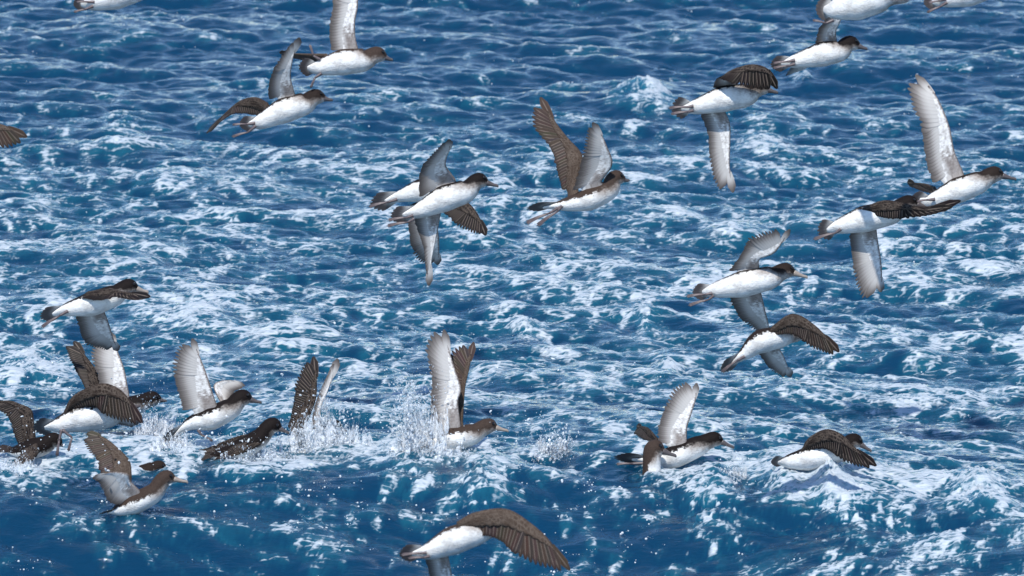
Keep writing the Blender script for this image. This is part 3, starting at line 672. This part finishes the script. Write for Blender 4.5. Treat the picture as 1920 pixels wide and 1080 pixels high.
bird(NM, 'hook-billed bird pattering on the foam with one white fanned wing straight up', SEA,
     (1376, 838), (1341, 824), (1310, 836), (1264, 856), (1230, 864), (1157, 860), (-0.05, 0.9, -0.4),
     [W('R', [(1288, 836), (1288, 804), (1297, 774), (1305, 746), (1306, 718)], [(1234, 830), (1234, 800), (1244, 770), (1257, 738), (1272, 722), (1296, 717)], (12, 10, 0), camber=0.03, gap=0.85, jag=0.02),
      W('L', [(1234, 822), (1215, 802), (1194, 800)], [(1228, 830), (1205, 824), (1187, 812)], (-20, -50, -90), gap=0.8, jag=0.04)],
     [[(1215, 868, 14), (1184, 869, 14), (1155, 870, 14)]], water=(1262, 882), tone=DARK, girth=25)
bird(NM, 'brown head and bill of a swimming bird in front of the pattering one', SEA,
     (1268, 854), (1228, 841), (1222, 872), (1222, 905), (1214, 930), (1204, 952), (-0.7, 0.5, -0.4),
     [W('R', [(1216, 905), (1212, 930), (1202, 955)], [(1208, 905), (1204, 930), (1198, 955)], (16, 18, 10)),
      W('L', [(1216, 905), (1212, 930), (1202, 955)], [(1208, 905), (1204, 930), (1198, 955)], (-16, -18, -10))],
     water=(1215, 880), tone=TAN, girth=21, headr=18, dD=-0.02)
bird(NM, 'bird rising off white foam at right, one black wing arched forward over its back', SEA,
     (1634, 845), (1603, 827), (1572, 846), (1515, 860), (1475, 866), (1448, 869), (-0.1, 0.75, -0.6),
     [W('R', [(1502, 842), (1516, 820), (1547, 804), (1576, 813), (1602, 838), (1641, 873)], [(1508, 846), (1530, 842), (1550, 843), (1570, 857), (1588, 867), (1610, 874), (1637, 876)], (14, 40, 55), camber=0.09, wrist=0.48),
      W('L', [(1530, 868), (1555, 862), (1590, 862)], [(1500, 872), (1540, 874), (1586, 868)], (-20, -45, -80))],
     water=(1515, 893), tone=DARK, girth=25.5, fan=0.4)
bird(NM, 'white belly and tail of a bird cut off by the top left edge', FLY,
     (335, -40), (300, -30), (262, -20), (215, -6), (170, 6), (140, 10), (0.08, 0.58, -0.80),
     [W('R', [(245, -28), (238, -60), (246, -130)], [(192, -18), (200, -80), (242, -132)], (0, 10, 10))],
     [[(175, 12, 14), (160, 18, 14), (139, 23, 14)], [(178, 4, 14), (165, 4, 14), (144, 4, 14)]], ppm=622, tone=DARK)
bird(NM, 'brown wing tip of a bird reaching in at the left edge', FLY,
     (-30, 200), (-62, 210), (-92, 222), (-140, 232), (-185, 240), (-225, 245), (0.0, 0.8, -0.55),
     [W('R', [(-100, 222), (-55, 212), (-5, 230), (25, 241), (54, 258)], [(-118, 236), (-62, 252), (-20, 276), (10, 277), (34, 273), (52, 261)], (16, 45, 60), camber=0.06),
      W('L', [(-120, 240), (-130, 290), (-135, 350)], [(-165, 245), (-160, 300), (-140, 352)], (-16, -40, -80))],
     ppm=622, tone=TAN)
bird(NM, 'brown back of a half-submerged bird behind the sitting one at lower left', SEA,
     (322, 882), (300, 875), (288, 880), (268, 888), (246, 896), (222, 902), (0.0, 0.98, 0.0),
     [W('R', [(290, 878), (262, 882), (232, 890)], [(280, 884), (258, 888), (230, 893)], (12, 14, 8)),
      W('L', [(286, 872), (262, 876), (232, 886)], [(278, 878), (256, 882), (230, 889)], (-10, -14, -8))],
     water=(268, 880), tone=MID, girth=19, headr=12)

# ------------------------------------------------------------------ splashes and spray
m, t, P = new_mat('spray_water')
n = noise(t, 30, 3, objpos(t))
t.links.new(mixc(t, n, (0.78, 0.84, 0.90), (0.93, 0.95, 0.96)), P.inputs['Base Color'])
P.inputs['Roughness'].default_value = 0.12; P.inputs['IOR'].default_value = 1.333
t.links.new(sstep(t, n, 0.25, 0.65), P.inputs['Transmission Weight'])
M_SPRAY = m
m, t, P = new_mat('spray_drop')
P.inputs['Base Color'].default_value = (0.86, 0.90, 0.93, 1); P.inputs['Roughness'].default_value = 0.08; P.inputs['IOR'].default_value = 1.333
P.inputs['Transmission Weight'].default_value = 0.3
M_DROP = m
def ico():
    g = (1 + 5 ** 0.5) / 2
    v = [(-1, g, 0), (1, g, 0), (-1, -g, 0), (1, -g, 0), (0, -1, g), (0, 1, g), (0, -1, -g), (0, 1, -g), (g, 0, -1), (g, 0, 1), (-g, 0, -1), (-g, 0, 1)]
    f = [(0, 11, 5), (0, 5, 1), (0, 1, 7), (0, 7, 10), (0, 10, 11), (1, 5, 9), (5, 11, 4), (11, 10, 2), (10, 7, 6), (7, 1, 8), (3, 9, 4), (3, 4, 2), (3, 2, 6), (3, 6, 8), (3, 8, 9), (4, 9, 5), (2, 4, 11), (6, 2, 10), (8, 6, 7), (9, 8, 1)]
    v = [unit(np.array(x, float)) for x in v]; F2 = []; cache = {}
    def mid_(a, b_):
        k = (min(a, b_), max(a, b_))
        if k not in cache: v.append(unit(v[a] + v[b_])); cache[k] = len(v) - 1
        return cache[k]
    for a, b_, c in f:
        x, y, z = mid_(a, b_), mid_(b_, c), mid_(c, a); F2 += [(a, x, z), (b_, y, x), (c, z, y), (x, y, z)]
    return np.array(v), np.array(F2)
IV, IF = ico()
def blobs(name, centers, radii, stretch, mat, label, cat, kind=None, parent=None, loc=None, rough=0.25):
    centers = np.asarray(centers); n_ = len(centers)
    base = centers.mean(0) if loc is None else loc
    V = np.empty((n_, len(IV), 3)); Fc = np.empty((n_, len(IF), 3), int)
    for i in range(n_):
        s_ = stretch[i]; L = np.linalg.norm(s_); d = s_ / (L + 1e-9)
        j = 1 + rough * rng.standard_normal(len(IV))[:, None] * 0.5
        v = IV * radii[i] * j; v = v + np.outer(v @ d, d) * L
        V[i] = v + centers[i] - base; Fc[i] = IF + i * len(IV)
    o = link(name, V.reshape(-1, 3), [tuple(map(int, x)) for x in Fc.reshape(-1, 3)], [mat])
    o.location = base
    if label: o['label'] = label; o['category'] = cat
    if kind: o['kind'] = kind
    return o
m, t, P = new_mat('splash_sheet')
vec, u_, v_ = uv(t); n = noise(t, 1, 5, scaled(t, vec, 17, 9), 0.75); n3 = noise(t, 60, 3, objpos(t))
P.inputs['Base Color'].default_value = (0.76, 0.80, 0.85, 1); P.inputs['Roughness'].default_value = 0.2; P.inputs['IOR'].default_value = 1.333
t.links.new(sstep(t, math_n(t, 'SUBTRACT', math_n(t, 'MULTIPLY', n, 1.15), math_n(t, 'MULTIPLY', v_, 0.46)), 0.20, 0.40), P.inputs['Alpha'])
M_SHEET = m
def splash(px, py, wpx, hpx, n_, label, lean=0.0, big=1.0):
    p, D = hit_water(px, py); pm = D / FPX
    cs, rs, st = [], [], []
    nj = max(4, int(n_ / 11))
    for j in range(nj):                                     # jets: strings of merging blobs thinning upward
        x_ = rng.normal(0, 0.42); hgt = hpx * pm * rng.uniform(0.25, 1.0) * math.exp(-x_ * x_ * 1.2)
        b0 = p + np.array([x_ * wpx * 0.5 * pm, rng.normal(0, 0.05), -0.02])
        vx = lean * hgt + x_ * 0.35 * hgt + rng.normal(0, 0.12) * hgt; vy = rng.normal(0, 0.15) * hgt
        nb = int(rng.integers(14, 30))
        for i in range(nb):
            f_ = (i / nb) ** 0.8; wob = rng.normal(0, 0.006, 3) * (0.5 + f_ * 2)
            c = b0 + np.array([vx * f_, vy * f_, hgt * (1 - (1 - f_) ** 1.7)]) + wob
            r = (0.0044 * (1 - f_) ** 1.1 + 0.0011) * rng.uniform(0.5, 1.25) * big
            cs.append(c); rs.append(r); st.append(np.array([vx, vy, hgt * 1.4]) / (hgt + 1e-6) * rng.uniform(0.2, 0.9))
    for i in range(int(n_ * 2.2)):                          # loose drops thrown round it
        c = p + np.array([rng.normal(0, 0.42) * wpx * pm, rng.normal(0, 0.10), abs(rng.normal(0, 0.5)) * hpx * pm])
        cs.append(c); rs.append(0.0005 + 0.0022 * rng.random() ** 4); st.append(np.array([0, 0, 0.01]))
    o = blobs('splash', cs, rs, st, M_SPRAY, label, 'splash', loc=p, kind='stuff')
    for k_ in range(6):                                     # torn curved sheets of water thrown up
        nu_, nv_ = 44, 12; V, Fc, U = [], [], []; cx = rng.normal(0, 0.22) * wpx * pm; r0 = wpx * pm * rng.uniform(0.10, 0.30); a0 = rng.uniform(0, 6.28)
        ph = rng.uniform(0, 6.28, 5); hh_ = hpx * pm * rng.uniform(0.25, 0.8)
        for i in range(nu_):
            a = a0 + i / (nu_ - 1) * 4.2
            top_ = hh_ * (0.45 + 0.55 * abs(math.sin(a * 2.3 + ph[0]) * math.sin(a * 5.1 + ph[1])) + 0.08 * math.sin(a * 13 + ph[2])) * math.sin(math.pi * (0.06 + 0.88 * i / (nu_ - 1))) ** 0.5
            for j in range(nv_):
                v = j / (nv_ - 1); r = r0 * (1 + 0.35 * v * v) * (1 + 0.12 * math.sin(a * 7 + ph[3] + 3 * v))
                V.append((cx + r * math.cos(a) + lean * top_ * v, 0.35 * r * math.sin(a) + rng.normal(0, 0.002), -0.015 + (top_ + 0.015) * v + rng.normal(0, 0.002))); U.append((i / (nu_ - 1), v))
        for i in range(nu_ - 1):
            for j in range(nv_ - 1):
                a = i * nv_ + j; Fc.append((a, a + nv_, a + nv_ + 1, a + 1))
        link('splash_sheet', V, Fc, [M_SHEET], o, uvs=U)
    return o
splash(782, 845, 85, 185, 420, 'tall white splash beside the bird with two upright wings', -0.1)
splash(835, 850, 150, 40, 160, 'low white splash under the bird with two upright wings')
splash(605, 838, 110, 125, 340, 'clear splash round the diving bird with dark upright wings', 0.15)
splash(285, 815, 70, 90, 150, 'thin splash rising beside the arched brown wing at lower left', 0.25, 0.7)
splash(470, 858, 170, 55, 300, 'sprinkling splash round the low swimming dark bird')
splash(1030, 850, 80, 65, 200, 'small clear splash right of the bird with two upright wings', 0.3)
splash(1376, 895, 40, 50, 90, 'thin splash under the bill of the pattering bird', -0.1, 0.6)
splash(330, 840, 70, 60, 120, 'spray kicked up under the running bird with fanned wing', -0.3, 0.7)
splash(30, 880, 60, 40, 90, 'splash at the left edge by the dark wet bird', 0.0, 0.7)

# spray drops in the air low over the birds at the left, and white beads standing in for sun glints on the dark front of the wave
cs, rs, st = [], [], []
for i in range(700):
    px = abs(rng.normal(0, 0.5)) * 620 + 20 if rng.random() < 0.75 else rng.uniform(500, 1050); py = rng.normal(800, 70)
    if py > 905 or py < 600: continue
    p, D = hit_water(px, min(py + 60, 880)); p = at(px, py, D - rng.uniform(-0.2, 0.7))
    cs.append(p); rs.append(0.0005 + 0.0030 * rng.random() ** 5); st.append(rng.normal(0, 0.5, 3))
blobs('spray_drops', cs, rs, st, M_DROP, 'loose spray drops in the air over the birds at lower left', 'spray', kind='stuff', rough=0.05)
cs, rs, st = [], [], []
k_ = 0
while len(cs) < 1300 and k_ < 12000:
    k_ += 1
    px, py = rng.uniform(0, 1920), 855 + 225 * rng.random() ** 0.8
    p = plane_pt(px, py, 0.05)
    if samp(cell2, p[0:1], p[1:2])[0] < 0.9 + 0.9 * (px > 1250): continue
    nb = int(rng.integers(1, 7)); sl = rng.normal(0, 0.12); st0 = rng.uniform(4, 9)
    for q_ in range(nb):
        c, D = hit_water(px + q_ * st0 + rng.normal(0, 2), py + sl * q_ * st0 + rng.normal(0, 1.5))
        c = c + np.array([0, 0, 0.002 + 0.004 * rng.random()])
        cs.append(c); rs.append(0.0005 + 0.0036 * rng.random() ** 5); st.append(np.zeros(3))
blobs('glint_beads', cs, rs, st, M_DROP, 'white water beads standing in for sun glints over the dark front wave', 'spray', kind='stuff', rough=0.05)
cs, rs, st = [], [], []
for i in range(420):
    px, py = rng.uniform(0, 1920), rng.uniform(0, 850)
    p, D = hit_water(px, py)
    for q_ in range(int(rng.integers(1, 4))):
        cs.append(p + np.array([rng.normal(0, 0.012), rng.normal(0, 0.02), 0.006 + 0.01 * rng.random()])); rs.append(0.0007 + 0.0026 * rng.random() ** 4); st.append(np.zeros(3))
blobs('foam_beads', cs, rs, st, M_DROP, 'bright beads scattered over the foamy sea behind the birds', 'spray', kind='stuff', rough=0.05)
